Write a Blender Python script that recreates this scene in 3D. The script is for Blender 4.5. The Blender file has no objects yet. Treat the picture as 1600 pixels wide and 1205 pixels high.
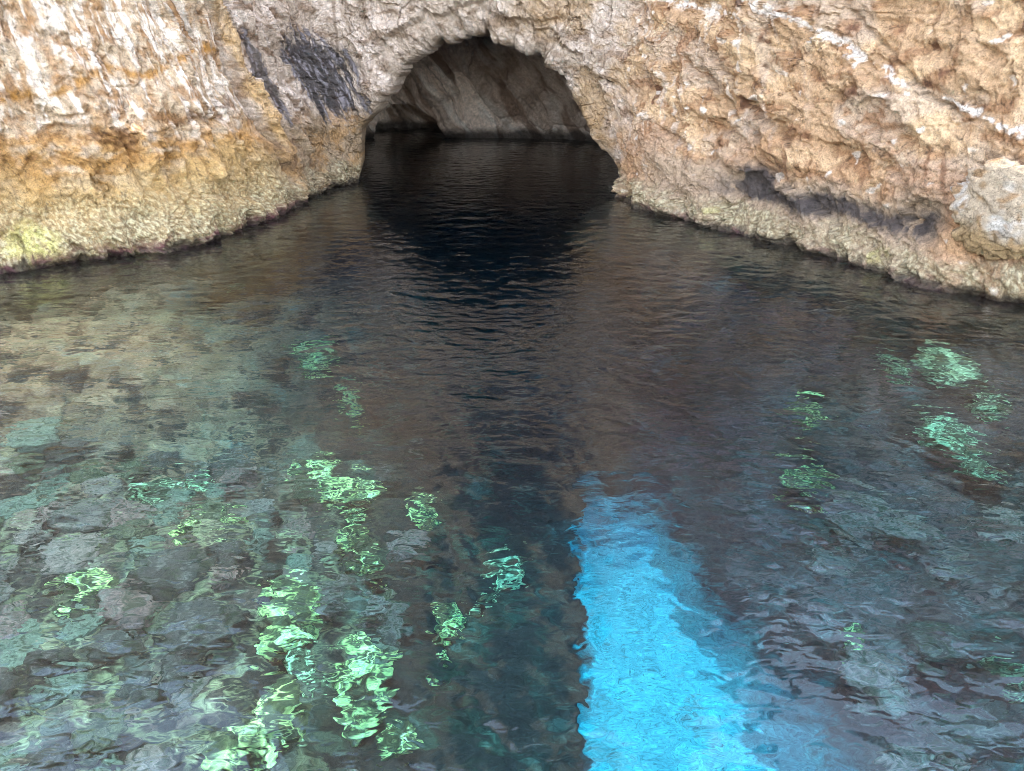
import bpy, bmesh, math
import numpy as np
S = bpy.context.scene
COL = S.collection
R = math.radians

# ------------------------------------------------------------------ camera
cam = bpy.data.objects.new('camera', bpy.data.cameras.new('camera'))
COL.objects.link(cam)
cam.location = (0, 0, 4.0)
cam.rotation_euler = (R(65), 0, 0)
cam.data.sensor_fit = 'HORIZONTAL'
cam.data.angle = 2 * math.atan(800 / 1142)
cam.data.clip_end = 2000
S.camera = cam

# ------------------------------------------------------------------ sky and sun
SUN_EL, SUN_AZ = 72.5, 2.0           # azimuth from +Y towards +X
w = bpy.data.worlds.new('World')
S.world = w
w.use_nodes = True
nt = w.node_tree
sky = nt.nodes.new('ShaderNodeTexSky')
sky.sky_type = 'NISHITA'
sky.sun_disc = False
sky.sun_elevation = R(SUN_EL)
sky.sun_rotation = R(SUN_AZ)
sky.dust_density = 0.1
sky.ozone_density = 0.6
bw = nt.nodes.new('ShaderNodeHueSaturation')      # a hazy, milky summer sky
bw.inputs['Saturation'].default_value = 0.55
nt.links.new(sky.outputs[0], bw.inputs['Color'])
nt.links.new(bw.outputs[0], nt.nodes['Background'].inputs[0])
nt.nodes['Background'].inputs[1].default_value = 0.15
sl = bpy.data.lights.new('sun', 'SUN')
sl.energy = 2.2
sl.angle = R(0.5)
sl.color = (1.0, 0.95, 0.87)
so = bpy.data.objects.new('sun', sl)
COL.objects.link(so)
so.location = (0, 20, 40)
so.rotation_euler = (R(90 - SUN_EL) * -1, 0, R(-SUN_AZ))

S.view_settings.view_transform = 'Standard'
S.view_settings.look = 'None'
S.view_settings.gamma = 1
S.view_settings.exposure = 3.2
S.render.engine = 'CYCLES'
S.cycles.use_denoising = True
S.cycles.max_bounces = 10
S.cycles.diffuse_bounces = 5
S.cycles.transmission_bounces = 8
S.cycles.blur_glossy = 1.0
S.cycles.filter_width = 0.9

# ------------------------------------------------------------------ numpy noise
_rng = np.random.default_rng(7)
_P = _rng.permutation(256).astype(np.int32)
_P = np.concatenate([_P, _P, _P])
_A = _rng.random(256).astype(np.float32) * 6.2831853
_G2 = np.stack([np.cos(_A), np.sin(_A)], -1)
_G3 = _rng.normal(size=(256, 3)).astype(np.float32)
_G3 /= np.linalg.norm(_G3, axis=1)[:, None]


def n2(x, y, seed=0):
    x = np.asarray(x, np.float32) + seed * 17.31
    y = np.asarray(y, np.float32) - seed * 9.77
    xi = np.floor(x); yi = np.floor(y)
    fx = x - xi; fy = y - yi
    xi = xi.astype(np.int32) & 255; yi = yi.astype(np.int32) & 255
    u = fx * fx * fx * (fx * (fx * 6 - 15) + 10); v = fy * fy * fy * (fy * (fy * 6 - 15) + 10)

    def g(ix, iy, dx, dy):
        h = _P[_P[ix] + iy] & 255
        gg = _G2[h]
        return gg[..., 0] * dx + gg[..., 1] * dy
    a = g(xi, yi, fx, fy); b = g(xi + 1, yi, fx - 1, fy)
    c = g(xi, yi + 1, fx, fy - 1); d = g(xi + 1, yi + 1, fx - 1, fy - 1)
    return ((a + u * (b - a)) + v * ((c + u * (d - c)) - (a + u * (b - a)))) * 1.4


def n3(p, seed=0):
    p = np.asarray(p, np.float32) + seed * 13.7
    pi = np.floor(p); f = p - pi
    pi = pi.astype(np.int32) & 255
    w_ = f * f * f * (f * (f * 6 - 15) + 10)
    out = 0
    for i in (0, 1):
        for j in (0, 1):
            for k in (0, 1):
                h = _P[_P[_P[pi[..., 0] + i] + pi[..., 1] + j] + pi[..., 2] + k] & 255
                gg = _G3[h]
                dv = f - np.array([i, j, k], np.float32)
                wt = 1
                for ax, q in enumerate((i, j, k)):
                    wt = wt * (w_[..., ax] if q else 1 - w_[..., ax])
                out = out + wt * (gg * dv).sum(-1)
    return out * 1.5


def fbm(x, y, o=4, seed=0, gain=.5):
    t = 0; a = 1; f = 1; s = 0
    for k in range(o):
        t = t + a * n2(x * f, y * f, seed + k); s += a
        a *= gain; f *= 2.03
    return t / s


def ridge(x, y, o=4, seed=0, gain=.5):
    t = 0; a = 1; f = 1; s = 0
    for k in range(o):
        t = t + a * (1 - 2 * np.abs(n2(x * f, y * f, seed + k))); s += a
        a *= gain; f *= 2.1
    return t / s


def cells(x, y, seed=0, jit=.9):
    """(distance to nearest feature point, second, cell random)"""
    xi = np.floor(x).astype(np.int32); yi = np.floor(y).astype(np.int32)
    d1 = np.full(np.shape(x), 9., np.float32); d2 = d1.copy(); r = np.zeros(np.shape(x), np.float32)
    T = np.random.default_rng(seed + 100).random((256, 3)).astype(np.float32)
    for i in (-1, 0, 1):
        for j in (-1, 0, 1):
            cx = xi + i; cy = yi + j
            h = _P[_P[cx & 255] + (cy & 255)] & 255
            t = T[h]
            px = cx + .5 + jit * (t[..., 0] - .5); py = cy + .5 + jit * (t[..., 1] - .5)
            d = np.hypot(px - x, py - y)
            near = d < d1
            d2 = np.where(near, d1, np.minimum(d2, d))
            r = np.where(near, t[..., 2], r)
            d1 = np.where(near, d, d1)
    return d1, d2, r


def facets(x, y, seed=0, jit=.95, tilt=1.0):
    """tilted flat chips of rock: piecewise planes with sharp breaks"""
    xi = np.floor(x).astype(np.int32); yi = np.floor(y).astype(np.int32)
    d1 = np.full(np.shape(x), 9., np.float32); h_ = np.zeros(np.shape(x), np.float32)
    T = np.random.default_rng(seed + 500).random((256, 5)).astype(np.float32)
    for i in (-1, 0, 1):
        for j in (-1, 0, 1):
            cx = xi + i; cy = yi + j
            t = T[_P[_P[cx & 255] + (cy & 255)] & 255]
            dx = x - (cx + .5 + jit * (t[..., 0] - .5)); dy = y - (cy + .5 + jit * (t[..., 1] - .5))
            d = np.hypot(dx, dy)
            near = d < d1
            h_ = np.where(near, t[..., 2] - .5 + tilt * ((t[..., 3] - .5) * dx * 2 + (t[..., 4] - .5) * dy * 2), h_)
            d1 = np.where(near, d, d1)
    return h_


def sst(a, b, x):
    t = np.clip((x - a) / (b - a), 0, 1)
    return t * t * (3 - 2 * t)


def lerp(a, b, t):
    return a + (b - a) * t


# ------------------------------------------------------------------ helpers
def mesh_obj(name, co, quads, mat, parent=None, col=None, smooth=True):
    me = bpy.data.meshes.new(name)
    co = np.asarray(co, np.float32).reshape(-1, 3)
    q = np.asarray(quads, np.int32)
    me.vertices.add(len(co)); me.vertices.foreach_set('co', co.ravel())
    me.loops.add(q.size); me.loops.foreach_set('vertex_index', q.ravel())
    k = q.shape[1]
    me.polygons.add(len(q)); me.polygons.foreach_set('loop_start', np.arange(0, q.size, k, dtype=np.int32))
    me.update(calc_edges=True)
    me.polygons.foreach_set('use_smooth', np.full(len(q), smooth))
    if col is not None:
        at = me.color_attributes.new('col', 'FLOAT_COLOR', 'POINT')
        c = np.asarray(col, np.float32).reshape(-1, 4)
        at.data.foreach_set('color', c.ravel())
    me.materials.append(mat)
    o = bpy.data.objects.new(name, me)
    COL.objects.link(o)
    if parent:
        o.parent = parent
    return o


def gridquads(nx, ny, off=0):
    i = np.arange(nx * ny).reshape(ny, nx) + off
    return np.stack([i[:-1, :-1], i[:-1, 1:], i[1:, 1:], i[1:, :-1]], -1).reshape(-1, 4)


def tag(o, label=None, cat=None, group=None, kind=None):
    if label: o['label'] = label
    if cat: o['category'] = cat
    if group: o['group'] = group
    if kind: o['kind'] = kind
    return o


def blend(base, colour, m):
    return base + (np.array(colour, np.float32) - base) * m[..., None]


# ------------------------------------------------------------------ materials
def rock_material(name, bump=.7, scale=1.0, var=.4):
    m = bpy.data.materials.new(name); m.use_nodes = True
    t = m.node_tree; N = t.nodes; K = t.links.new
    b = N['Principled BSDF']
    at = N.new('ShaderNodeAttribute'); at.attribute_name = 'col'
    tc = N.new('ShaderNodeTexCoord')
    a = N.new('ShaderNodeTexNoise'); a.inputs['Scale'].default_value = 9 * scale; a.inputs['Detail'].default_value = 9; a.inputs['Roughness'].default_value = .68
    c = N.new('ShaderNodeTexNoise'); c.inputs['Scale'].default_value = 34 * scale; c.inputs['Detail'].default_value = 6; c.inputs['Roughness'].default_value = .7
    v = N.new('ShaderNodeTexVoronoi'); v.feature = 'DISTANCE_TO_EDGE'; v.inputs['Scale'].default_value = 5 * scale
    wn = N.new('ShaderNodeTexNoise'); wn.inputs['Scale'].default_value = 4 * scale; wn.inputs['Detail'].default_value = 5
    K(tc.outputs['Object'], a.inputs[0]); K(tc.outputs['Object'], c.inputs[0]); K(tc.outputs['Object'], wn.inputs[0])
    vm = N.new('ShaderNodeVectorMath'); vm.operation = 'MULTIPLY_ADD'
    K(wn.outputs['Color'], vm.inputs[0]); vm.inputs[1].default_value = (.5, .5, .5); K(tc.outputs['Object'], vm.inputs[2])
    K(vm.outputs[0], v.inputs['Vector'])
    mr = N.new('ShaderNodeMapRange'); mr.inputs['From Min'].default_value = .25; mr.inputs['From Max'].default_value = .75
    mr.inputs['To Min'].default_value = 1 - var; mr.inputs['To Max'].default_value = 1 + var
    K(a.outputs[0], mr.inputs[0])
    mr2 = N.new('ShaderNodeMapRange'); mr2.inputs['From Min'].default_value = .25; mr2.inputs['From Max'].default_value = .75
    mr2.inputs['To Min'].default_value = .5; mr2.inputs['To Max'].default_value = 1.5
    K(c.outputs[0], mr2.inputs[0])
    mu = N.new('ShaderNodeMath'); mu.operation = 'MULTIPLY'; K(mr.outputs[0], mu.inputs[0]); K(mr2.outputs[0], mu.inputs[1])
    ck = N.new('ShaderNodeMapRange'); ck.inputs['From Max'].default_value = .02; ck.inputs['To Min'].default_value = .45; ck.inputs['To Max'].default_value = 1
    K(v.outputs['Distance'], ck.inputs[0])
    mu2 = N.new('ShaderNodeMath'); mu2.operation = 'MULTIPLY'; K(mu.outputs[0], mu2.inputs[0]); K(ck.outputs[0], mu2.inputs[1])
    sc = N.new('ShaderNodeVectorMath'); sc.operation = 'SCALE'
    K(at.outputs['Color'], sc.inputs[0]); K(mu2.outputs[0], sc.inputs['Scale'])
    K(sc.outputs[0], b.inputs['Base Color'])
    K(at.outputs['Alpha'], b.inputs['Roughness'])
    b.inputs['Specular IOR Level'].default_value = .35
    h = N.new('ShaderNodeMath'); h.operation = 'ADD'
    h2 = N.new('ShaderNodeMath'); h2.operation = 'MULTIPLY'; h2.inputs[1].default_value = .6; K(c.outputs[0], h2.inputs[0])
    K(a.outputs[0], h.inputs[0]); K(h2.outputs[0], h.inputs[1])
    h3 = N.new('ShaderNodeMath'); h3.operation = 'MULTIPLY_ADD'; K(ck.outputs[0], h3.inputs[0]); h3.inputs[1].default_value = .35; K(h.outputs[0], h3.inputs[2])
    bp = N.new('ShaderNodeBump'); bp.inputs['Strength'].default_value = bump; bp.inputs['Distance'].default_value = .1 / scale
    K(h3.outputs[0], bp.inputs['Height']); K(bp.outputs[0], b.inputs['Normal'])
    return m


M_ROCK = rock_material('limestone')
M_BED = rock_material('seabed_rock', bump=.4, scale=.6, var=.6)

# ------------------------------------------------------------------ cliff plan
PLAN = np.array([(-70, 70), (-70, 6), (-40, 7.5), (-26, 8), (-18, 9.4), (-13, 11.8), (-9.95, 13.8), (-9.03, 14.4), (-7.63, 15.55), (-6.8, 16.6), (-6.4, 18),
                 (-6.15, 20.4), (-5.8, 22.6), (-5.13, 24.0), (2.97, 22.3), (3.53, 20.4), (4.73, 18.0), (5.79, 16.4), (6.73, 15.1),
                 (7.5, 13.4), (8.02, 12.6), (8.9, 12.0), (11, 10.3), (16, 8), (26, 7), (40, 6.5), (70, 6), (70, 70)], np.float64)
_d = np.r_[0, np.cumsum(np.hypot(*np.diff(PLAN, axis=0).T))]
S_ARCH = _d[13]                       # s measured from the left foot of the arch
_ss = np.arange(0, _d[-1], .05)
_px = np.interp(_ss, _d, PLAN[:, 0]); _py = np.interp(_ss, _d, PLAN[:, 1])
_k = np.exp(-.5 * (np.arange(-40, 41) * .05 / .35) ** 2); _k /= _k.sum()


def _sm(a, k=_k):
    n = len(k) // 2
    return np.convolve(np.pad(a, n, mode='edge'), k, 'valid')


_px = _sm(_px); _py = _sm(_py)
_tx = _sm(np.gradient(_px)); _ty = _sm(np.gradient(_py)); _l = np.hypot(_tx, _ty); _tx /= _l; _ty /= _l
_ss = _ss - S_ARCH
ARCH_W = float(_d[14] - _d[13])


def s_of_x(x):
    return np.interp(x, _px, _ss)


def base(s, z):
    """point of the undisplaced cliff and its outward normal"""
    X = np.interp(s, _ss, _px); Y = np.interp(s, _ss, _py)
    tx = np.interp(s, _ss, _tx); ty = np.interp(s, _ss, _ty)
    nx, ny = ty, -tx
    over = np.exp(-((s - 4.0) / 4.5) ** 4)
    lean = lerp(.205, -.02, over)
    lean = np.where(s < 0, lerp(.175, lean, over), lean)
    b = -lean * z
    b = np.where(z < 0, -.35 * z, b)
    return X + nx * b, Y + ny * b, nx, ny
# ---- END BASE


def lin(r, g, b):
    c = np.array([r, g, b], np.float64) / 255
    return np.where(c < .04045, c / 12.92, ((c + .055) / 1.055) ** 2.4).astype(np.float32)


def relief(s, z, fine=True):
    """outward displacement of the rock face, metres"""
    wl = sst(.5, -2, s); wr = sst(7.2, 9.5, s); wa = 1 - wl - wr
    sp = s + lerp(.14, .42, sst(-9.5, -5, s)) * np.minimum(z, 8) + .25 * n2(s * .8, z * .8, 3)
    q = z + .23 * s + .12 * n2(s * .9, z * .9, 4)
    d = .42 * fbm(s * .33, z * .33, 3, 10) * (1 - .5 * wa)
    d = d + (.30 * wl + .15 * wr + .10 * wa) * ridge(sp * .62, z * .25, 3, 20)
    d = d + (.05 * wl + .13 * wr + .03 * wa) * ridge(s * .16, q * 1.5, 3, 24)
    # ledge steps
    st = q * 1.25
    fr = st - np.floor(st)
    d = d + (.06 * wl + .10 * wr) * (fr - sst(.86, 1., fr)) * (.5 + n2(s * .5, np.floor(st) * 3.1, 8))
    d = d + .10 * (ridge(sp * 1.7, z * .8, 3, 30) - .3)
    if fine:
        wx = sp + .14 * n2(s * 2.5, z * 2.5, 40) + .05 * n2(s * 8, z * 8, 42); wz = z + .14 * n2(s * 2.5, z * 2.5, 41) + .05 * n2(s * 8, z * 8, 43)
        mod = .15 + 1.35 * sst(-.3, .4, n2(s * .55, z * .55, 44) + .35 * n2(s * 1.6, z * 1.6, 45))
        mod2 = .25 + 1.2 * sst(-.3, .35, n2(s * .8, z * .8, 46) + .4 * n2(s * 2.4, z * 2.4, 47))
        ca, sa = math.cos(.60), math.sin(.60)
        ru, rv = wx * ca - wz * sa, wx * sa + wz * ca          # along and across the dip of the beds on the right
        fa = facets(wx * 1.35, wz * .55, 1, tilt=.8); fb = facets(wx * 3.6 + 7, wz * 1.6, 2)
        ga = facets(ru * .62, rv * 1.5, 4, tilt=.9); gb = facets(ru * 1.7 + 3, rv * 3.6, 5)
        ha = facets(wx * 1.2, wz * 1.2, 1, tilt=.8); hb = facets(wx * 3.2 + 7, wz * 2.6, 2)
        d = d + mod * (wl * .13 * fa + wr * .17 * ga + wa * .14 * ha)
        d = d + mod2 * (wl * .075 * fb + wr * .052 * gb + wr * .07 * (ridge(rv * .85, ru * .16, 3, 57) - .3) + wa * .09 * hb)
        d = d + .038 * mod2 * facets(wx * 8.5 + 3, wz * 6.0, 3)
        d = d + .040 * fbm(s * 6, z * 5, 4, 50, .65) + .03 * (ridge(sp * 7, z * 2.6, 3, 55) - .3)
        k1, k2, kr = cells(np.where(wr > .5, ru * .9, wx * 1.25) + .18 * n2(s * 6, z * 6, 48), np.where(wr > .5, rv * 1.9, wz * .75) + .18 * n2(s * 6, z * 6, 49), 18)
        d = d - .075 * (1 - sst(0, .05, k2 - k1)) * sst(-.05, .25, n2(s * 1.1, z * 1.1, 53))
        k1, k2, kr = cells(wx * 4.2 + .2 * n2(s * 11, z * 11, 48), wz * 3.0 + .2 * n2(s * 11, z * 11, 49), 19)
        d = d - .040 * (1 - sst(0, .14, k2 - k1)) * sst(-.05, .2, n2(s * 1.9, z * 1.9, 54))
        # overhanging ledge breaks on the right, dipping with the beds
        lq = (z + .55 * s + .35 * fbm(s * .7, z * .7, 3, 68)) * .62
        lf = lq - np.floor(lq); la = sst(.0, .35, n2(s * .45, np.floor(lq) * 5.3, 69) + .1)
        d = d - wr * la * .22 * np.exp(-lf / .10) * sst(.9, 1.6, z)
        # long cracks
        brk = sst(-.1, .25, n2(s * .9, z * .9, 66)); jx = .10 * fbm(s * 2.5, z * 2.5, 3, 67)
        c = np.abs(n2(sp * .5 + jx, z * .22 + jx, 60)); d = d - .13 * (1 - sst(0, .018, c)) * brk
        c = np.abs(n2(s * .5 + jx, z * .7 + s * .2 + jx, 61)); d = d - .07 * (1 - sst(0, .015, c)) * (1 - brk)
        for s0, z0, rs_, rz_, dp_ in ((13.6, 2.75, .50, .16, .34), (13.0, 2.2, .55, .13, .30), (14.6, 2.35, .35, .22, .25), (10.6, 3.3, .30, .35, .22), (16.2, 2.0, .5, .2, .25), (11.3, 1.9, .5, .12, .2),
                                    (17.4, 3.9, .5, .15, .2), (-8.3, 1.75, .16, .30, .28), (-10.2, 2.5, .45, .16, .2), (-6.8, 2.45, .4, .18, .2), (1.6, 4.75, .5, .15, .18), (6.2, 4.6, .6, .14, .2)):
            uu = (s - s0) + .30 * fbm(s * 2.2, z * 2.2, 3, 121); vv = (z - z0) + .5 * (s - s0) * wr * .5 + .22 * fbm(s * 2.2 + 5, z * 2.2, 3, 122)
            d = d - dp_ * np.exp(-((uu / rs_) ** 2 + np.where(vv > 0, (vv / rz_) ** 2 * 3, (vv / rz_) ** 2 * .6)) ** 1.5)
        for s0, k_, z1, z2, dp_, w_ in ((-3.62, .37, .6, 7, .42, .16), (-4.75, .40, 1.9, 7, .25, .10), (-1.2, .42, 1.2, 7, .22, .08), (.25, .30, 2.2, 7, .18, .07), (-8.15, .05, .3, 1.9, .22, .09), (14.6, .25, -.2, 1.35, .16, .05)):
            gv = s - s0 + k_ * z + .14 * fbm(s * 1.5, z * 1.5, 3, 123)
            d = d - dp_ * np.exp(-(gv / w_) ** 2) * sst(z1 - .3, z1 + .3, z) * sst(z2 + .3, z2 - .3, z)
        # wave-cut foot with a crust of barnacles
        d = d + (1 - sst(.2, .8, z)) * (.30 * fbm(s * 1.0, z * .5, 3, 124) + .10 * facets(s * 2.0, z * 1.6, 35))
        foot = 1 - sst(.35, 1.15, z + .3 * n2(s * .7, 0 * s, 63))
        d = d + foot * (.034 * fbm(s * 14, z * 9, 3, 64, .75) * (.4 + sst(-.3, .3, n2(s * 1.3, z * 2, 56))) + .07 * (ridge(sp * 2.6, z * .5, 3, 65) - .3))
    d = d + (.10 + .14 * n2(s * .6, 0 * s, 59)) * (1 - sst(6, 7.5, s) * sst(11, 9.5, s)) * np.exp(-((z - .35) / .30) ** 2) * (1 - .6 * wa) - (.07 + .10 * n2(s * .9, 0 * s + 3, 58)) * (1 - sst(-.05, .15, z)) * sst(-1.2, -.2, z)
    return d


def paint(s, z):
    """mineral and algae colours of the rock face, tones for water reflections higher up (rgb, roughness)"""
    n = len(s)
    sp = s + lerp(.14, .42, sst(-9.5, -5, s)) * np.minimum(z, 8)
    a1 = fbm(s * .9, z * .9, 4, 70); a2 = fbm(sp * 2.2, z * .9, 4, 74); a3 = fbm(s * 4, z * 4, 3, 78); a4 = fbm(s * 1.7 + 5, z * 2.6, 4, 81)
    wl = sst(-3.8, -5.4, s + .5 * a1 + .20 * (z - 2)); wr = sst(7.6, 9.6, s + .6 * a1)
    wc = np.clip(1 - wl - wr, 0, 1)                        # recess and arch
    c = np.zeros((n, 3), np.float32) + lin(176, 160, 146)
    f1 = fbm(s * 9, z * 8, 3, 100, .65); st = fbm(sp * 3.4, z * .55, 4, 104, .6); sx = fbm(sp * 7.5, z * 1.1, 3, 108, .6)
    # ----- left buttress
    L = np.zeros((n, 3), np.float32) + lin(196, 176, 152)
    L = blend(L, lin(152, 118, 84), sst(-.02, .28, a4 + .25 * f1) * .85)
    L = blend(L, lin(172, 130, 84), sst(.0, .3, -a2 + .3 * f1) * .55)
    L = blend(L, lin(240, 230, 220), sst(-.02, .26, st + .35 * a3) * sst(1.9, 2.7, z + .5 * a1) * .95)
    L = blend(L, lin(180, 136, 76), sst(2.75, 2.1, z + .5 * a1) * sst(-.35, .1, a4 + .3 * a3) * .85)
    L = blend(L, lin(190, 162, 112), sst(2.2, 1.5, z + .8 * a1) * .7)
    L = blend(L, lin(116, 82, 50), sst(.05, .32, a4 + .3 * f1) * (1 - sst(.1, .55, np.abs(z - 2.35 - .06 * (s + 8)))) * .85)
    band = np.abs(z - 3.6 - .16 * (s + 8) - .25 * a1)
    L = blend(L, lin(170, 124, 58), (1 - sst(.03, .16, band)) * sst(-.25, .1, a3) * .85)
    L = blend(L, lin(250, 244, 236), sst(.10, .3, sx) * sst(3.4, 4.4, z + .5 * a1) * .8)
    # ----- recess and arch
    A = np.zeros((n, 3), np.float32) + lin(192, 178, 166)
    A = blend(A, lin(220, 208, 200), sst(-.1, .25, a2 + .3 * f1))
    A = blend(A, lin(146, 126, 108), sst(.0, .3, a4 + .2 * f1) * .8)
    A = blend(A, lin(150, 130, 104), sst(2.5, 1.7, z + .7 * a1) * sst(2.6, .6, s) * .9)
    A = blend(A, lin(166, 128, 78), sst(.0, .3, a1 + .3 * f1) * sst(2.7, 2.0, z) * .6)
    A = blend(A, lin(176, 150, 116), sst(4, 6.5, s) * sst(-.2, .2, a1) * .7)
    A = blend(A, lin(128, 104, 84), sst(-.9, -2.0, s) * sst(.0, .3, a4) * .7)
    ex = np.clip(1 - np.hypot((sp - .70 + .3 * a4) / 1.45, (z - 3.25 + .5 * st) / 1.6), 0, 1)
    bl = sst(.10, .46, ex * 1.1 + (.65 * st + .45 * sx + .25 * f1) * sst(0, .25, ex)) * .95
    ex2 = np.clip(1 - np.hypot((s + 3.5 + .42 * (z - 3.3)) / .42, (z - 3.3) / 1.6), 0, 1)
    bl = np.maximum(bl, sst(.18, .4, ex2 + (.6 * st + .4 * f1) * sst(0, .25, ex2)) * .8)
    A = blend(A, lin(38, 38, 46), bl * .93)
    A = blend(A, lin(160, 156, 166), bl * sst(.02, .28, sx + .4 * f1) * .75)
    A = blend(A, lin(206, 172, 120), (1 - sst(.12, .38, np.abs(sp + 2.9 + .3 * a1))) * sst(1.2, 2.0, z) * .8)
    # ----- right wall
    Q = z + .23 * s
    W = np.zeros((n, 3), np.float32) + lin(184, 154, 122)
    W = blend(W, lin(206, 178, 144), sst(-.1, .3, a1 + .25 * f1))
    W = blend(W, lin(186, 174, 164), sst(.0, .25, n2(s * .55, z * .9, 113) + .4 * a2) * .42)
    W = blend(W, lin(152, 114, 82), sst(.0, .3, a4 + .25 * f1) * .75)
    W = blend(W, lin(212, 200, 188), sst(.12, .32, st + .2 * f1) * sst(15.5, 12.5, s + 2 * a1) * .75)
    W = blend(W, lin(92, 58, 42), sst(.30, .42, a2 * .6 + a4 * .7) * .75)
    W = blend(W, lin(162, 120, 84), sst(2.5, 1.4, z + .8 * a1) * .55)
    W = blend(W, lin(112, 76, 52), sst(.06, .3, st * .6 + sx * .6) * sst(13.5, 15, s) * sst(2.6, 2.0, z) * sst(.9, 1.4, z) * .75)
    for pts, w0 in ((((9.0, 7.2), (11, 7.33), (12.7, 7.46), (13.1, 7.3)), .085), (((12.6, 7.85), (14.6, 7.70), (16, 7.48), (17.3, 7.22)), .10), (((17.7, 7.3), (19.2, 7.18), (21, 7.2)), .07)):
        pts = np.array(pts)
        qq = np.interp(s, pts[:, 0], pts[:, 1]) + .10 * a3 + .05 * f1
        wv = w0 * (.55 + 1.0 * sst(-.2, .3, n2(s * 1.6, 0 * s, 91)))
        v = (1 - sst(wv * .45, wv * 1.25, np.abs(Q - qq))) * sst(pts[0, 0], pts[0, 0] + .25, s) * sst(pts[-1, 0], pts[-1, 0] - .25, s)
        W = blend(W, lin(234, 228, 224), v * sst(-.25, .05, a3 + .6 * f1 + .5 * a4) * .9)
    W = blend(W, lin(228, 220, 212), sst(.56, .63, n2(s * 2.6, z * 3.4, 90) + .35 * a1 + .20 * f1 - .04) * .8)
    low = sst(1.75, 1.25, z + .45 * a1 + .03 * (s - 16)) * sst(9.2, 11.5, s) * sst(19.0, 18.3, s)
    W = blend(W, lin(164, 148, 130), low * .8)
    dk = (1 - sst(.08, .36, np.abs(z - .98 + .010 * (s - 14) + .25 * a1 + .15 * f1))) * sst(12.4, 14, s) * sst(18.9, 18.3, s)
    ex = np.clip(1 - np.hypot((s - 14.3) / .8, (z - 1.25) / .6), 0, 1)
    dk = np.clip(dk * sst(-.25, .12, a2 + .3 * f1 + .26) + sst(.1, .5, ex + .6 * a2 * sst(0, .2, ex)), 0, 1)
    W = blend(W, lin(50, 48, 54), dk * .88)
    c = L * wl[:, None] + A * wc[:, None] + W * wr[:, None]
    ck = np.abs(n2(sp * 1.9 + .22 * f1, z * .8 + .22 * f1, 111)); ck2 = np.abs(n2(s * 2.6 + .2 * f1, z * 2.2 + .5 * s + .2 * f1, 112))
    ln = np.maximum((1 - sst(.006, .03, ck)) * sst(-.1, .2, a4), (1 - sst(.006, .03, ck2)) * sst(-.05, .25, a2))
    c = blend(c, lin(74, 56, 44), ln * .75)
    c = c * np.array([.99, .91, .82], np.float32)
    up = sst(5.2, 9.0, z)
    refl_tone = np.zeros((n, 3), np.float32) + lin(240, 208, 172)  # unseen upper face, bright tones added to lift its reflection in the water
    refl_tone = blend(refl_tone, lin(230, 192, 182), sst(8, 10, s))
    refl_tone = blend(refl_tone, lin(104, 96, 96), sst(2.4, 4.0, s + .6 * a1) * sst(8.2, 6.6, s + .6 * a1) * sst(6.5, 8.5, z))  # dark middle added up here to darken the water's reflection
    c = c + (refl_tone - c) * (up * (.75 + .25 * np.clip(a1 + .3, 0, 1)))[:, None]
    # ----- tidal crust
    zz = z + .42 * a1 + .16 * a3 + .10 * f1
    crust = sst(.88, .50, zz + .16 * wr)
    sk = sst(-.05, .2, fbm(s * 15, z * 13, 2, 92, .8))
    cr = np.zeros((n, 3), np.float32) + lin(140, 122, 92)
    cr = blend(cr, lin(194, 182, 148), sk * .8)
    cr = blend(cr, lin(92, 76, 60), sst(.08, .32, fbm(s * 6, z * 6, 4, 95, .7)) * .8)
    c = blend(c, cr, crust * (.55 + .35 * sst(-.2, .2, a2)))
    L2 = sst(1.6, .9, zz) * wl                                 # pale pitted belt on the left buttress
    c = blend(c, np.where(sk[:, None] > .5, lin(196, 182, 142), lin(150, 128, 92)), L2 * .6)
    yel = sst(.24, .40, fbm(s * .8, z * 1.1, 3, 97) + .2 * a3) * sst(.62, .25, zz) * (.35 + .65 * wl)
    yel = np.maximum(yel, np.clip(1 - np.hypot((s + 11.2 + .3 * a3) / .55, (z - .42 + .2 * a4) / .48), 0, 1) ** .6 * sst(-.35, .1, a3 + .1))
    c = blend(c, lin(214, 208, 122), yel * sst(-.3, .05, f1 + .1) * .75)
    mar = sst(.30 + .12 * wl, .10, z + .12 * a1 + .12 * a3) * sst(-.2, .15, a4 + .1 + .2 * f1)
    c = blend(c, lin(104, 54, 66), mar * np.maximum(sst(-.1, .25, a1 + .4 * a3) * .8, wl * sst(-.2, .1, a3) * .9))
    c = blend(c, lin(46, 36, 30), sst(.22, .03, z + .14 * a3 + .10 * f1 + .10 * a1) * .85)
    rough = .85 - .4 * np.clip(bl * wc + dk * wr * .6, 0, 1) - .25 * sst(.12, .02, z)
    return np.concatenate([np.clip(c, .005, .95), rough[:, None]], 1).astype(np.float32)


def face_point(s, z, fine=True, extra=None):
    X, Y, nx, ny = base(s, z)
    d = relief(s, z, fine)
    if extra is not None:
        d = d + extra
    tx, ty = -ny, nx
    t = .10 * fbm(s * 1.3, z * 1.3, 3, 120); v = .10 * fbm(s * 1.3, z * 1.3, 3, 125)
    return np.stack([X + nx * d + tx * t, Y + ny * d + ty * t, z + v], -1)


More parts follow.
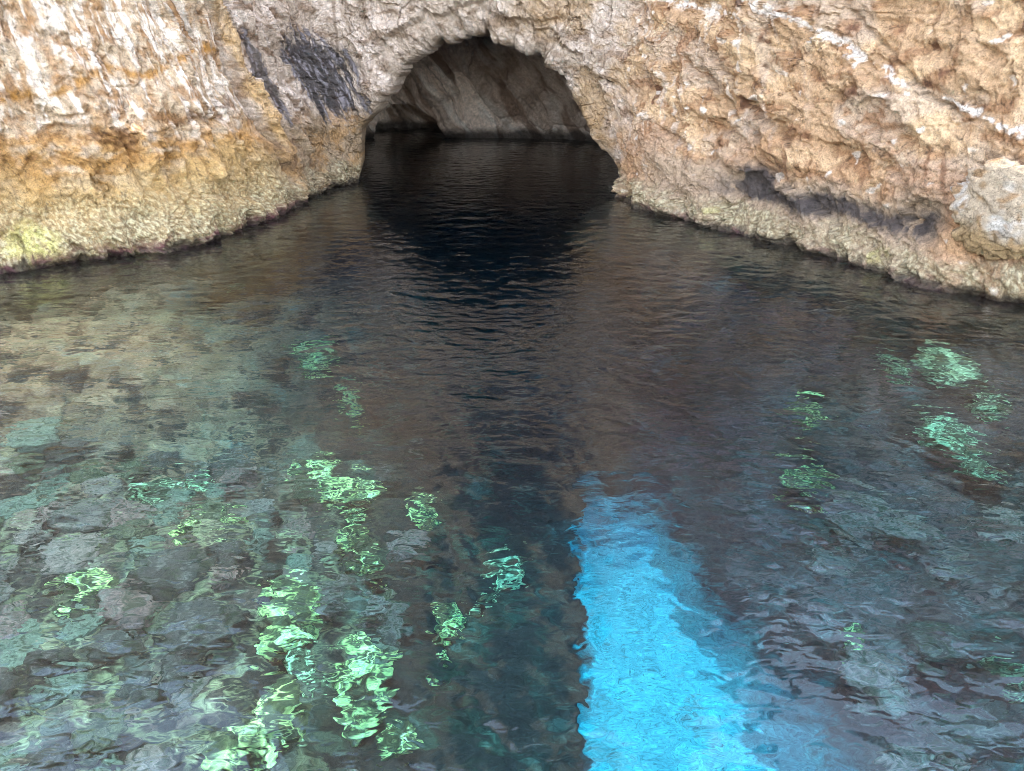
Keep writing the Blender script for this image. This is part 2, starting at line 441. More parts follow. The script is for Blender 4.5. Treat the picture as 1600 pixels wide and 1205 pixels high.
# ------------------------------------------------------------------ the cliff
OUT = np.array([(8.55, -4.6), (8.5, -.4), (8.4, .05), (7.85, 1.1), (7.5, 1.55), (7.2, 2.15), (6.85, 2.65), (6.55, 3.25), (6.0, 3.65), (5.05, 3.95),
                (4.15, 4.25), (3.4, 4.15), (2.6, 3.92), (1.75, 3.35), (1.05, 2.4), (.45, 1.65), (.28, .3), (.2, -.2), (.1, -4.6)])
_od = np.r_[0, np.cumsum(np.hypot(*np.diff(OUT, axis=0).T))]
_t = np.arange(0, _od[-1], .02)
_os = np.interp(_t, _od, OUT[:, 0]); _oz = np.interp(_t, _od, OUT[:, 1])
_k2 = np.exp(-.5 * (np.arange(-12, 13) / 4) ** 2); _k2 /= _k2.sum()
_os = _sm(_os, _k2); _oz = _sm(_oz, _k2)
_on = .25 + .75 * sst(1.6, 3.0, _oz)
_os = _os + _on * .13 * fbm(_t * 1.3, 0 * _t, 4, 130, .65) + _on * .12 * facets(_t * 1.6, 0 * _t + .5, 12, tilt=.6); _oz = _oz + _on * .16 * fbm(_t * 1.3, 0 * _t, 4, 135, .65) + _on * (.20 * facets(_t * 1.9, 0 * _t + .5, 13, tilt=.8) + .10 * facets(_t * 4.5, 0 * _t + .5, 14, tilt=.8))
CS, CZ = 4.15, .8
_oth = np.arctan2(_oz - CZ, _os - CS); _oth = np.where(_oth < -R(91), _oth + 2 * math.pi, _oth)
_orr = np.hypot(_os - CS, _oz - CZ)
_o = np.argsort(_oth)
SMIN, SMAX, ZMIN, ZMAX = -15., 24., -4., 7.


def r_out(th):
    c, s_ = np.cos(th), np.sin(th)
    rs = np.where(c > 0, (SMAX - CS) / np.maximum(c, 1e-6), (CS - SMIN) / np.maximum(-c, 1e-6))
    rz = np.where(s_ > 0, (ZMAX - CZ) / np.maximum(s_, 1e-6), (CZ - ZMIN) / np.maximum(-s_, 1e-6))
    return np.minimum(rs, rz)


th0, th1 = R(-46), R(226)
tt = np.linspace(th0, th1, 4000)
wt = np.minimum(r_out(tt), 15.) * np.where((tt < R(-12)) | (tt > R(192)), .35, 1)
cw = np.cumsum(wt) * (tt[1] - tt[0])
NTH = int(cw[-1] / .027)
th = np.interp(np.linspace(cw[0], cw[-1], NTH), cw, tt)
rin = np.interp(th, _oth[_o], _orr[_o]); rout = np.maximum(r_out(th), rin + .05)
NR = 660
fr = np.linspace(0, 1, NR) ** 1.12
# extra dense rings on the rim are part of the tunnel below
rad = rin[None, :] + (rout - rin)[None, :] * fr[:, None]
ss = CS + rad * np.cos(th)[None, :]; zz = CZ + rad * np.sin(th)[None, :]
rho = rad - rin[None, :]
RR = .55
back = -RR * (1 - np.sqrt(np.clip(1 - (1 - np.clip(rho / RR, 0, 1)) ** 2, 0, 1)))
stepw = sst(-.05, .35, np.cos(th - R(62)))[None, :] * (.75 + .5 * fbm(th * 3, 0 * th, 3, 145))[None, :]
lip = .45 + .35 * stepw + .16 * fbm(ss * 1.9, zz * 1.9, 3, 146)
back = back - .38 * stepw * (1 - sst(lip, lip + .14, rho)) * np.ones_like(rho)
P_front = face_point(ss.ravel(), zz.ravel(), True, back.ravel())
C_front = paint(ss.ravel(), zz.ravel())
# tunnel: from the rim into the rock, flaring
NT = 60
tp = np.linspace(0, 1, NT + 1)[1:][::-1]
flare = np.where(tp > .25, (tp - .25) * 4.0, 0) ** 1.3
ts = CS + (rin[None, :] + flare[:, None]) * np.cos(th)[None, :]
tz = CZ + (rin[None, :] + flare[:, None]) * np.sin(th)[None, :]
td = -RR - .38 * stepw - tp[:, None] * 2.6 + 0 * ts + .12 * fbm(th[None, :] * 9 + 0 * ts, tp[:, None] * 5 + 0 * ts, 3, 140) * tp[:, None]
rimr = relief(np.broadcast_to(CS + rin * np.cos(th), ts.shape).ravel(), np.broadcast_to(CZ + rin * np.sin(th), ts.shape).ravel()).reshape(ts.shape)
X, Y, nx, ny = base(ts.ravel(), tz.ravel())
rl = rimr.ravel() * (1 - tp[:, None] + 0 * ts).ravel()
dd = td.ravel() + rl
tx, ty = -ny, nx
_t1 = .10 * fbm(ts.ravel() * 1.3, tz.ravel() * 1.3, 3, 120); _v1 = .10 * fbm(ts.ravel() * 1.3, tz.ravel() * 1.3, 3, 125)
P_tun = np.stack([X + nx * dd + tx * _t1, Y + ny * dd + ty * _t1, tz.ravel() + _v1], -1)
C_tun = paint(ts.ravel(), tz.ravel())
co = np.concatenate([P_tun, P_front]); col = np.concatenate([C_tun, C_front])
quads = [gridquads(NTH, NR + NT)[:, ::-1]]
off = len(co)


def add_sheet(s, z, fine=False, push=-.06):
    global co, col, off
    A, B = np.meshgrid(s, z)
    z0 = B.min(); B = z0 + (B - z0) * (ztop(A) - z0) / (ZTOP - z0)
    p = face_point(A.ravel(), B.ravel(), fine, np.full(A.size, push))
    c = paint(A.ravel(), B.ravel())
    quads.append(gridquads(len(s), len(z), off))
    co = np.concatenate([co, p]); col = np.concatenate([col, c]); off = len(co)
    return p.reshape(len(z), len(s), 3)


SA, SB = float(_ss[0]) + .3, float(_ss[-1]) - .3
ZTOP = 38.0


def ztop(s):
    return np.interp(s, [-40, -14, -7, -2, 9, 12, 16, 40], [13, 13.5, 16, 38, 38, 24, 12, 10]) + 1.0 * fbm(np.asarray(s) * .25, 0 * np.asarray(s), 4, 151)  # unseen crest, raised mid to block sky reflections and cut low at the sides


add_sheet(np.arange(SMIN - .1, SMAX + .1, .12), np.arange(ZMAX - .15, ZTOP + .01, .12))
zl = np.linspace(-4, ZTOP, 110)
add_sheet(np.r_[np.arange(SA, SMIN - 12, 1.), np.arange(SMIN - 12, SMIN + .1, .15)], zl)
add_sheet(np.r_[np.arange(SMAX - .1, SMAX + 12, .15), np.arange(SMAX + 12, SB, 1.)], zl)
# plateau on top and the far side
sx = np.r_[np.arange(SA, SMIN - 12, 1.), np.arange(SMIN - 12, SMAX + 12, .3), np.arange(SMAX + 12, SB, 1.)]
e = face_point(sx, ztop(sx) - .03, False, np.full(len(sx), -.05))
rows = [e]
for f_ in (.03, .1, .25, .5, .75, 1.):
    r_ = e.copy(); r_[:, 1] = lerp(e[:, 1], np.maximum(e[:, 1], 70), f_)
    r_[:, 2] = e[:, 2] + 1.2 * f_ ** .5 + .7 * fbm(r_[:, 0] * .2, r_[:, 1] * .2, 4, 150) * min(1, f_ * 20)
    rows.append(r_)
r_ = rows[-1].copy(); r_[:, 2] = -5; rows.append(r_)
pl = np.concatenate(rows)
quads.append(gridquads(len(sx), len(rows), off))
co = np.concatenate([co, pl]); col = np.concatenate([col, np.tile(np.r_[lin(170, 150, 120), .9], (len(pl), 1))])
cliff = mesh_obj('sea_cliff', co, np.concatenate(quads), M_ROCK, None, col)
tag(cliff, 'tall ochre and cream limestone cliff pierced by a dark arch at the water', 'cliff')

# ------------------------------------------------------------------ the cave behind the arch
CH = np.array([(-5.4, 25.6), (-6.6, 25.9), (-8.2, 27.5), (-9.2, 30.5), (-8.8, 34.0), (-7.0, 36.4), (-4.5, 36.9), (-1.5, 36.6), (1.2, 36.2), (3.4, 35.7), (4.1, 34.4), (4.9, 33.2),
               (6.2, 31), (6.2, 27), (5.0, 24.3), (3.5, 23.6)])
_cd = np.r_[0, np.cumsum(np.hypot(*np.diff(CH, axis=0).T))]
cu = np.arange(0, _cd[-1], .05)
cx = np.interp(cu, _cd, CH[:, 0]); cy = np.interp(cu, _cd, CH[:, 1])
k3 = np.exp(-.5 * (np.arange(-24, 25) * .05 / .4) ** 2); k3 /= k3.sum()
cx = _sm(cx, k3); cy = _sm(cy, k3)
gx, gy = np.gradient(cx), np.gradient(cy); gl = np.hypot(gx, gy); inx, iny = gy / gl, -gx / gl
zv = np.r_[np.arange(-4, 4.8, .05), np.full(40, 4.8)]
ce = np.r_[np.zeros(len(zv) - 40), np.linspace(0.02, 1, 40)]
U, V = np.meshgrid(cu, zv); CE = np.broadcast_to(ce[:, None], U.shape)
bx = np.broadcast_to(cx, U.shape); by = np.broadcast_to(cy, U.shape); ix = np.broadcast_to(inx, U.shape); iy = np.broadcast_to(iny, U.shape)
px = lerp(bx, -1.3, np.sin(CE * math.pi / 2) * .98 * 0 + CE ** 1.2); py = lerp(by, 30., CE ** 1.2)
pz = V + 2.4 * np.sqrt(1 - (1 - CE) ** 2)
lean = np.clip(V, 0, 5) * .10                              # the back wall tips towards the opening
px = px + ix * lean; py = py + iy * lean
u2 = U + .62 * pz + .2 * n2(U, pz, 160)                     # slabs dip to the right
d = .45 * fbm(U * .35, pz * .35, 3, 161) + .14 * ridge(u2 * .55, pz * .25, 3, 165) + .10 * ridge(u2 * 1.4, pz * .6, 3, 168)
c1, c2, r1 = cells(u2 * .75, pz * .35, 5)
d = d + .42 * (r1 - .5) * sst(0, .06, c2 - c1) - .12 * (1 - sst(0, .06, c2 - c1))
d = d + .26 * facets(u2 * 1.1 + .15 * n2(U * 3, pz * 3, 169), pz * .7, 6) + .15 * facets(u2 * 3.0, pz * 2.2, 7) + .12 * fbm(U * 4, pz * 3, 4, 170, .65)
c = np.abs(n2(u2 * .55, pz * .14, 181)); d = d - .35 * (1 - sst(0, .03, c))
# the low black hollow at the foot of the back wall
hx = bx; edge = np.interp(hx, [-6.6, -6.2, -5.6, -4.9, -4.3, -3.5, -3.1], [0, 1.1, 1.45, 1.5, 1.25, .75, -.2]) + .08 * fbm(U * 2, pz * 2, 3, 172)
hol = sst(.0, .14, edge - pz) * (by > 34.5)
d = d - 4.2 * hol
chp = np.stack([px + ix * d, py + iy * d, pz + 0 * d], -1)
a1 = fbm(U * .8, pz * .8, 4, 175); a2 = fbm(u2 * 1.6, pz * .5, 4, 178)
cc = np.zeros(U.shape + (3,), np.float32) + lin(226, 206, 192)
cc = blend(cc, lin(228, 216, 206), sst(0, .3, a2)); cc = blend(cc, lin(140, 124, 112), sst(0.05, .35, a1) * .8)
cc = blend(cc, lin(146, 122, 106), sst(.55, .75, r1) * .6)
cc = blend(cc, lin(128, 102, 86), sst(.06, .3, fbm(u2 * 1.3, pz * .3, 4, 183, .6)) * .85)
cc = blend(cc, lin(60, 50, 46), (1 - sst(.01, .05, np.abs(n2(u2 * .8, pz * .07, 184) + .06 * fbm(U * 5, pz * 5, 2, 185)))) * .6)
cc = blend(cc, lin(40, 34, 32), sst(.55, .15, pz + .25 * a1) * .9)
cc = np.concatenate([cc, np.full(U.shape + (1,), .85, np.float32)], -1)
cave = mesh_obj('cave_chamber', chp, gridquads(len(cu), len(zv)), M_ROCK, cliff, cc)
cave['label'] = 'dim grey slabby back wall of the cave with a low black hollow'
# ---- END CLIFF

# ------------------------------------------------------------------ seabed
CTRL = np.array([(-9, 9, 1.7), (-12, 10, 1.4), (-7, 11.5, 1.9), (-5, 4, 2.6), (-4, 7, 2.9), (-2.4, 4.5, 3.1), (-2.3, 9, 3.6), (-1.0, 5, 4.4), (-.6, 8, 5.0), (-.6, 6.5, 4.8), (-1.5, 13, 5.6),
                 (1.5, 8, 6.0), (1, 13, 6.6), (0, 17, 7), (4, 12.5, 6.2), (4.2, 9.5, 6.3), (6, 11, 4.3), (7, 7, 4.0), (5, 5, 5.2), (5.4, 7.5, 5.2), (9, 8, 3.2), (4.3, 15, 5),
                 (0, 22, 8), (0, 25, 9), (0, 33, 9), (-5, 14, 3.4), (-3, 17, 5), (2, 2, 6.5), (-3, 0, 3.2), (3.5, 0, 6.5), (0, 1, 5), (-9, -4, 4), (9, -4, 7), (0, -8, 9), (-8, 2, 2.6), (12, 3, 4)], np.float64)


def bed_depth(x, y, fine=True):
    sh = x.shape; x = x.ravel().astype(np.float32); y = y.ravel().astype(np.float32)
    num = 0; den = 0
    for a, b, c in CTRL:
        w_ = 1 / ((x - a) ** 2 + (y - b) ** 2 + .35) ** 1.6
        num = num + w_ * c; den = den + w_
    D = num / den
    far = sst(-6, -40, y)
    D = lerp(D, 11., far)
    rel = .45 * fbm(x * .5, y * .5, 4, 200) + .28 * ridge(x * .9, y * .9, 4, 205)
    if fine:
        c1, c2, r = cells(x * 1.15 + .2 * n2(x * 2, y * 2, 209), y * 1.15, 8)
        rel = rel + .30 * (r - .3) * sst(0, .3, c2 - c1)
        c1, c2, r = cells(x * 2.9 + .2 * n2(x * 4, y * 4, 210), y * 2.9, 9)
        rel = rel + .15 * (r - .3) * sst(0, .35, c2 - c1) + .06 * fbm(x * 5, y * 5, 3, 211)
    yc = np.interp(x, _px[(_ss > -40) & (_ss < 50)], _py[(_ss > -40) & (_ss < 50)])
    yc = np.where((x > -5.0) & (x < 3.0), 40, yc)
    gap = np.maximum(yc - y, 0)
    gx_ = np.maximum(np.maximum(-5.2 - x, x - 3.1), 0)
    D = np.where(gap < 30, np.minimum(D, 1.5 + .55 * gap + .3 * fbm(x * .7, y * .7, 3, 215) + np.where(gx_ > 0, 0, 9)), D)
    m = sand_mask(x, y)
    D = lerp(D - rel, 7.1 + .10 * fbm(x * .8, y * .8, 3, 216) + .03 * n2(x * 1.2 + y * .6, y * 2.6, 217), np.clip(m, 0, 1))
    return D.reshape(sh), m.reshape(sh)


def sand_mask(x, y):
    wob = .22 * fbm(x * 1.1, y * 1.1, 3, 220)
    xl = np.interp(y, [0, 6.6, 8.0, 9.5, 11.5, 13], [.35, .92, 1.0, 1.12, 1.28, 1.5]) + .5 * wob
    xr = np.interp(y, [0, 4, 6.5, 8, 9.3, 10.3, 11.5, 13], [4.6, 4.3, 3.75, 3.3, 2.9, 2.65, 2.45, 2.3]) + 1.2 * wob
    return sst(-.08, .12, x - xl) * sst(-.12, .45, xr - x) * sst(11.0, 10.2, y + 2 * wob)


gxs = np.r_[np.arange(-150, -20, 5.), np.arange(-20, -10, .25), np.arange(-10, 10, .045), np.arange(10, 20, .25), np.arange(20, 151, 5.)]
gys = np.r_[np.arange(-150, -10, 5.), np.arange(-10, 2, .25), np.arange(2, 17, .045), np.arange(17, 45, .15)]
BX, BY = np.meshgrid(gxs, gys)
D, SM = bed_depth(BX, BY)
x = BX.ravel().astype(np.float32); y = BY.ravel().astype(np.float32); sm = SM.ravel()
a1 = fbm(x * .7, y * .7, 4, 230); a2 = fbm(x * 1.9, y * 1.9, 4, 234); a3 = fbm(x * 5, y * 5, 3, 238)
c = np.zeros((len(x), 3), np.float32) + np.array([.032, .020, .017])
c = blend(c, (.15, .066, .060), sst(-.2, .25, a1) * sst(1, 4, x))               # maroon algae on the right
c = blend(c, (.33, .16, .09), sst(-2.2, -4.2, x + .8 * a1) * sst(6.5, 9.0, y + a1) * sst(-.3, .1, a2) * .9)
c = blend(c, (.024, .026, .010), sst(-.1, .25, a2) * sst(1.2, -.6, x) * (1 - .8 * sst(-2.2, -4.2, x) * sst(6.5, 9, y)))        # olive weed on the left
c = blend(c, (.22, .105, .08), sst(10.5, 7.5, y) * sst(-1.2, -3.6, x + .8 * a1) * sst(-.15, .25, a2) * .8)
c = blend(c, (.012, .010, .010), sst(.1, .35, a1 * .5 + a3 * .6))
c = blend(c, (.15, .11, .08), sst(.28, .40, a2 * .7 + a3 * .5) * sst(-.5, -2, x) * .7)
c = blend(c, (.08, .045, .04), sst(.30, .44, a2 * .7 + a3 * .5) * sst(3.5, 5.5, x) * .5)
k1, k2, kr = cells(x * 2.1 + .25 * n2(x * 3, y * 3, 240), y * 2.1 + .25 * n2(x * 3, y * 3, 241), 15)
gap_ = (1 - sst(.03, .16, k2 - k1)) * sst(-.35, .15, a2 + .2)
k1, k2, kr2 = cells(x * 4.6 + .3 * n2(x * 5, y * 5, 242), y * 4.6 + .3 * n2(x * 5, y * 5, 243), 16)
gap_ = np.maximum(gap_, (1 - sst(.02, .15, k2 - k1)) * sst(-.1, .25, a1 + .3 * a2) * .8)
left_ = sst(-1.3, -2.6, x + .6 * a1) * (.25 + .75 * sst(9.5, 7.0, y))
c = c * (1 + left_ * (kr2 - .4) * 1.0)[:, None]
c = blend(c, (.44, .35, .17), gap_ * left_ * .62)  # web of rippled sunlight put into the bed colour between stones
c = blend(c, (.11, .06, .05), gap_ * sst(3.6, 5.0, x) * .7)
c = blend(c, (.014, .012, .012), sst(15, 19, y))  # cave shade put into the bed colour, from ahead of the arch inwards
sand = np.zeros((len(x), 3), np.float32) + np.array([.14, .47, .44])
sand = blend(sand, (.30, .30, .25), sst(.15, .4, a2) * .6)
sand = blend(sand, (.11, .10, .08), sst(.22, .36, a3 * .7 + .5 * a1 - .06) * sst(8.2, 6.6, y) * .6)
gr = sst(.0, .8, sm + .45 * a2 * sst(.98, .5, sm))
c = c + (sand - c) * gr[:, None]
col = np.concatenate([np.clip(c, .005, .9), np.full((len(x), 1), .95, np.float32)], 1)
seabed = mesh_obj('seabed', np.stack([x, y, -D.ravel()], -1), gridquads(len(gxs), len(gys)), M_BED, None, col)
tag(seabed, 'seabed of dark weedy rock with a pale sand channel under clear water', 'seabed', kind='structure')

# ------------------------------------------------------------------ water
M_WATER = bpy.data.materials.new('sea_water'); M_WATER.use_nodes = True
t = M_WATER.node_tree; N = t.nodes; K = t.links.new
for n_ in list(N): N.remove(n_)
out = N.new('ShaderNodeOutputMaterial')
g = N.new('ShaderNodeBsdfGlass'); g.inputs['IOR'].default_value = 1.37; g.inputs['Roughness'].default_value = 0.0
tc = N.new('ShaderNodeTexCoord')
mp = N.new('ShaderNodeMapping'); mp.inputs['Scale'].default_value = (1, 1.7, 1)
K(tc.outputs['Object'], mp.inputs[0])
a = N.new('ShaderNodeTexNoise'); a.inputs['Scale'].default_value = 6.5; a.inputs['Detail'].default_value = 1.2; a.inputs['Roughness'].default_value = .5; a.inputs['Distortion'].default_value = .6
K(mp.outputs[0], a.inputs[0])
bp = N.new('ShaderNodeBump'); bp.inputs['Strength'].default_value = .3; bp.inputs['Distance'].default_value = .02
K(a.outputs[0], bp.inputs['Height']); K(bp.outputs[0], g.inputs['Normal'])
K(g.outputs[0], out.inputs['Surface'])
va = N.new('ShaderNodeVolumeAbsorption'); va.inputs['Color'].default_value = (0, .69, .865, 1); va.inputs['Density'].default_value = .205
K(va.outputs[0], out.inputs['Volume'])

wxs = np.r_[np.arange(-150, -20, 5.), np.arange(-20, -10, .2), np.arange(-10, 10.01, .04), np.arange(10.2, 20, .2), np.arange(20, 151, 5.)]
wys = np.r_[np.arange(-150, -10, 5.), np.arange(-10, 2, .2), np.arange(2, 12, .03), np.arange(12, 26, .045), np.arange(26, 44, .08)]
WX, WY = np.meshgrid(wxs.astype(np.float32), wys.astype(np.float32))
rw = np.random.default_rng(11)
Z = np.zeros(WX.shape, np.float32)
gust = .75 + .5 * n2(WX * .25, WY * .25, 300)
warpx = WX + .25 * n2(WX * .5, WY * .5, 301); warpy = WY + .25 * n2(WX * .5, WY * .5, 302)
for k in range(84):
    lam = .125 * 11 ** (rw.random() ** 1.5)
    ang = R(-100) + rw.normal() * R(38)
    kk = 2 * math.pi / lam
    slope = .0105 * (1.0 if lam < .6 else .6)
    Z += np.float32(slope / kk * 1.414) * np.sin(kk * (warpx * math.cos(ang) + warpy * math.sin(ang)) + rw.random() * 6.283).astype(np.float32)
Z *= gust
edge = np.minimum(np.minimum(WX + 150, 145 - WX), WY + 150) > 6
Z *= edge & (np.abs(WX) < 20) & (WY > -10)
nx_, ny_ = len(wxs), len(wys)
top = np.stack([WX, WY, Z], -1).reshape(-1, 3)
idx = np.arange(nx_ * ny_).reshape(ny_, nx_)
loop = np.r_[idx[0, :], idx[1:, -1], idx[-1, -2::-1], idx[-2:0:-1, 0]]
base_ring = top[loop].copy(); base_ring[:, 2] = -16
o0 = len(top); nl = len(loop)
j = np.arange(nl); jn = (j + 1) % nl
side = np.stack([loop[j], o0 + j, o0 + jn, loop[jn]], -1)
# flat floor of the water body as a fan round one centre vertex (degenerate-free quads)
cen = o0 + nl
vco = np.concatenate([top, base_ring, [[0, -50, -16]]])
fan = np.stack([o0 + jn, o0 + j, np.full(nl, cen), np.full(nl, cen)], -1)
me_q = np.concatenate([gridquads(nx_, ny_), side])
water = mesh_obj('water', vco, me_q, M_WATER)
bmw = bmesh.new(); bmw.from_mesh(water.data); bmw.verts.ensure_lookup_table()
for q in range(nl):
    bmw.faces.new((bmw.verts[o0 + int(jn[q])], bmw.verts[o0 + q], bmw.verts[cen]))
bmw.to_mesh(water.data); bmw.free()
tag(water, 'clear rippled sea water, brown and dark with reflections', 'sea', kind='structure')
# ---- END WATER

# ------------------------------------------------------------------ block bulging from the right wall
def ico(sub):
    b_ = bmesh.new(); bmesh.ops.create_icosphere(b_, subdivisions=sub, radius=1)
    v = np.array([p.co[:] for p in b_.verts], np.float32); f = np.array([[q.index for q in p.verts] for p in b_.faces], np.int32)
    b_.free(); return v, f


def rock_shape(v, seed, low=.3, chip=.12):
    r = 1 + low * n3(v * 1.1 + seed * 3.1, seed) + .5 * low * n3(v * 2.3 + seed, seed + 1)
    lon = np.arctan2(v[:, 1], v[:, 0]); r = r + chip * facets(lon * 1.3, v[:, 2] * 2.2, 30 + seed) * np.clip(1.2 - np.abs(v[:, 2]), 0, 1)
    r = r + .05 * n3(v * 5 + seed, seed + 2) + .03 * n3(v * 11, seed + 3)
    return v * r[:, None]


V6, F6 = ico(6)
V5, F5 = ico(5)
V4, F4 = ico(4)
p0 = face_point(np.array([19.6]), np.array([1.5]))[0]
_, _, bnx, bny = base(np.array([19.6]), np.array([1.5]))
p = rock_shape(V6, 4, .20, .30)
lx, ly = -float(bny[0]), float(bnx[0])
p = p + (.05 * n3(p * 7, 31) + .04 * n3(p * 15, 32))[:, None] * p
p = np.sign(p) * np.abs(p) ** .72
p = p + .16 * facets(p[:, 0] * 1.6 + 4, p[:, 2] * 1.6, 33)[:, None] * p + .07 * facets(p[:, 0] * 4, p[:, 2] * 4, 34)[:, None] * p
q = p * np.array([.80, .24, .74])
bo = np.stack([p0[0] + lx * q[:, 0] + float(bnx[0]) * (q[:, 1] + .0), p0[1] + ly * q[:, 0] + float(bny[0]) * (q[:, 1] + .02), p0[2] + q[:, 2] - .12 * q[:, 0]], -1)
a1 = n3(bo * 2, 7); a2 = n3(bo * 6, 8)
bc = np.zeros((len(bo), 3), np.float32) + lin(166, 146, 122)
bc = blend(bc, lin(184, 174, 162), sst(-.05, .35, a1 + .5 * a2)); bc = blend(bc, lin(150, 120, 88), sst(.1, .4, a2))
bc = blend(bc, lin(150, 122, 86), sst(1.35, .95, bo[:, 2] + .25 * a1))
boulder = mesh_obj('boulder', bo, F6, M_ROCK, cliff, np.concatenate([bc, np.full((len(bo), 1), .85)], 1))
boulder['label'] = 'pale grey block bulging from the ochre right wall'

# ------------------------------------------------------------------ pale rocks on the seabed, sunlit patches on the left put into their colour
def pale_rock(x, y, depth, wx_, wy_, seed, label, tone=0):
    p = rock_shape(V5, seed, .62, .28)
    a = n3(p * 2.6 + seed, 21); b_ = n3(p * 6 + seed, 22)
    p = p * np.array([wx_ / 2, wy_ / 2, .16 + .18 * min(wx_, wy_)])
    c = np.zeros((len(p), 3), np.float32) + np.array(((.72, .72, .24), (.50, .58, .30))[tone])
    e_ = n3(p * 12 + seed, 25)
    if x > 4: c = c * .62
    c = blend(c, (.85, .84, .52), sst(.05, .35, b_ + .4 * e_) * (.8 if x < 4 else .3)); c = blend(c, (.05, .045, .02), sst(-.02, .12, a * .8 + b_ * .5 + .25 * e_ - .06) * .92)  # sun highlights put into the colour, algae mottling made caustic-like
    c = blend(c, (.04, .036, .018), sst(.15, .26, np.abs(n3(p * np.array([2.2, 4.5, 4]) / np.array([wx_, wy_, .4]) * .55 + seed * 1.7, 26) + .25 * e_) - .10 * np.clip(.6 - np.hypot(p[:, 0] / wx_, p[:, 1] / wy_) * 2, 0, 1)) * .93)
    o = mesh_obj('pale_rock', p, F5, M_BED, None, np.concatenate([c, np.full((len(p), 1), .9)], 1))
    o.location = (x, y, -depth - .10)
    o.rotation_euler = (0, 0, .5 * math.sin(seed * 2.4))
    tag(o, label, 'rock', 'pale bare rocks on the seabed')


PALE = [
    (-3.11, 11.72, 4.40, .75, 1.3, 'bright green rock painted as sunlit, alone, farthest out below the arch left foot'),
    (-2.92, 9.23, 3.38, .50, .60, 'small ragged pale rock just behind a broader one in the dark middle water'),
    (-2.28, 8.70, 3.40, .75, .62, 'broad ragged green rock in dark water, in front of the small ragged one'),
    (-2.19, 8.16, 3.70, .30, .75, 'narrow upright pale rock just in front of the broad ragged green one'),
    (-1.96, 7.70, 3.94, .42, .38, 'little pale rock at the near end of the narrow upright one'),
    (-1.34, 8.78, 3.98, .42, .60, 'lone thin green rock in dark water midway to the blue sand'),
    (-.18, 7.9, 4.62, .30, .95, 'long teal rock nearest the blue sand channel, on its left'),
    (-.81, 7.05, 4.40, .36, .36, 'small square yellow green rock alone in the dark middle water'),
    (-.86, 6.55, 4.52, .16, .30, 'tiny pale sliver of rock just in front of the small square rock'),
    (-2.65, 6.46, 3.42, .80, .85, 'roundish pale green rock behind the big glowing pair at the bottom'),
    (-2.18, 5.67, 3.54, .36, .90, 'slim pale bluish rock between the big glowing pair at the bottom'),
    (-2.41, 4.83, 2.94, .85, .75, 'big glowing pale green rock nearest the bottom edge, left one of the pair'),
    (-1.76, 5.80, 3.90, .58, 1.15, 'big glowing pale green slab at the bottom, right one of the pair'),
    (-1.18, 5.30, 4.12, .42, .45, 'small glowing rock at the bottom edge, right of the big slab'),
    (-4.88, 8.39, 3.15, .75, .55, 'pale bluish wide rock among brown stones on the left shelf'),
    (-4.35, 8.66, 3.38, .42, .40, 'small pale rock touching the right side of the wide bluish rock'),
    (-3.98, 7.32, 2.62, .20, .38, 'tiny upright pale rock in front of the wide bluish rock'),
    (-4.71, 6.30, 2.68, .65, .42, 'pale yellow green rock lying nearest the left edge'),
    (-3.49, 7.56, 2.74, .32, .28, 'tiny pale rock at the border of the left shelf and the dark water'),
    (7.43, 11.30, 2.36, 1.05, 1.5, 'large mint green rock off the right wall, farthest back of its row'),
    (6.82, 9.90, 3.75, .62, 1.4, 'tall mint green rock off the right wall, in front of the large one'),
    (7.60, 10.24, 3.02, .60, .65, 'smaller mint green rock between the two long ones off the right wall'),
    (4.80, 10.34, 5.30, .55, .8, 'isolated green rock in deep dark water right of the blue sand top'),
    (5.35, 11.40, 4.50, .60, .7, 'faint green rock behind the isolated one right of the blue sand'),
    (6.68, 11.66, 2.94, .45, .8, 'faint grey green rock left of the large mint one off the right wall'),
    (-6.14, 16.3, 2.9, .9, 1.7, 'faint green rock at the foot of the left buttress corner'),
    (-3.96, 13.06, 3.72, .75, 1.2, 'dim olive green rock below the left buttress, out in open water'),
    (7.11, 14.70, 1.34, .55, .7, 'faint green spot of rock close under the right wall waterline'),
    (7.22, 13.30, 1.52, .75, .8, 'faint pale rock just out from the spot under the right wall'),
    (4.33, 6.93, 5.0, .26, .5, 'small green splinter of rock right of the wide end of the blue sand'),
    (5.76, 6.08, 4.6, .40, .36, 'small mint rock at the right edge of the picture near the bottom'),
]
for i, (x_, y_, dp, wx_, wy_, lab) in enumerate(PALE):
    pale_rock(x_, y_, dp, wx_, wy_, i + 1, lab, 1 if i in (6, 10, 14, 15, 19, 20, 21, 24, 25, 28, 30) else 0)

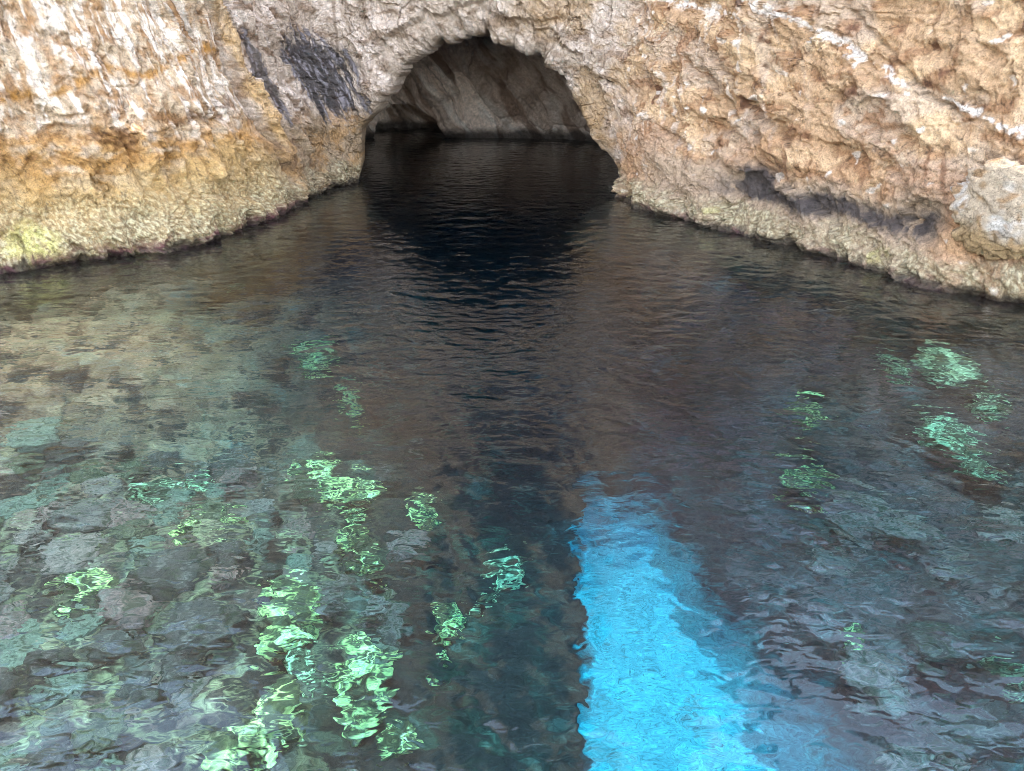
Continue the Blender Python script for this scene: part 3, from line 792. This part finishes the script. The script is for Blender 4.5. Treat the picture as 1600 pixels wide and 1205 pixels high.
# ------------------------------------------------------------------ dark weedy stones
TONES = [(.24, .11, .09), (.18, .11, .09), (.11, .09, .045), (.28, .16, .13), (.06, .04, .035), (.17, .16, .11)]
protos = []
for k in range(6):
    p = rock_shape(V4, 40 + k, .30, .18); a = n3(p * 3 + k, 23); b_ = n3(p * 7 + k, 24)
    p = p * np.array([1, .85, .62])
    c = np.zeros((len(p), 3), np.float32) + np.array(TONES[k])
    c = blend(c, (.19, .14, .11), sst(.1, .4, b_) * .7); c = blend(c, (.030, .030, .012), sst(.05, .3, a) * .85)
    protos.append((p, np.concatenate([c, np.full((len(p), 1), .95)], 1)))
rs = np.random.default_rng(5)
first = {}
placed = []
REG = [(-7.5, -1.5, 3.2, 9.2, 105, 'weedy brown stone lying among many on the shallow left seabed', 'weedy stones on the left seabed', .20, .52),
       (4.0, 8.2, 4.4, 10.5, 24, 'dark weedy stone lying among others on the deeper right seabed', 'weedy stones on the right seabed', .25, .6)]
for x0, x1, y0, y1, cnt, lab, grp, r0, r1 in REG:
    tries = 0; got = 0
    while got < cnt and tries < 6000:
        tries += 1
        x_ = x0 + (x1 - x0) * rs.random(); y_ = y0 + (y1 - y0) * rs.random(); r_ = r0 + (r1 - r0) * rs.random() ** 1.8
        if x_ < -1.3 * y_ + 0 or any((x_ - a) ** 2 + (y_ - b) ** 2 < (.72 * (r_ + c)) ** 2 for a, b, c in placed): continue
        if any((x_ - q[0]) ** 2 + (y_ - q[1]) ** 2 < (r_ * .8 + .45 * max(q[3], q[4])) ** 2 for q in PALE): continue
        dpt, m_ = bed_depth(np.array([x_]), np.array([y_]))
        if m_[0] > .02: continue
        k = int(rs.integers(6)) if x0 < 0 else (0, 4)[int(rs.integers(2))]
        if k not in first:
            o = mesh_obj('weedy_stone', protos[k][0], F4, M_BED, None, protos[k][1]); first[k] = o
        else:
            o = first[k].copy(); COL.objects.link(o)
        o.location = (x_, y_, -dpt[0] + .12 * r_); o.scale = (r_, r_, r_ * (.7 + .5 * rs.random())); o.rotation_euler = (rs.normal() * .2, rs.normal() * .2, rs.random() * 6.28)
        tag(o, lab, 'stone', grp)
        placed.append((x_, y_, r_)); got += 1
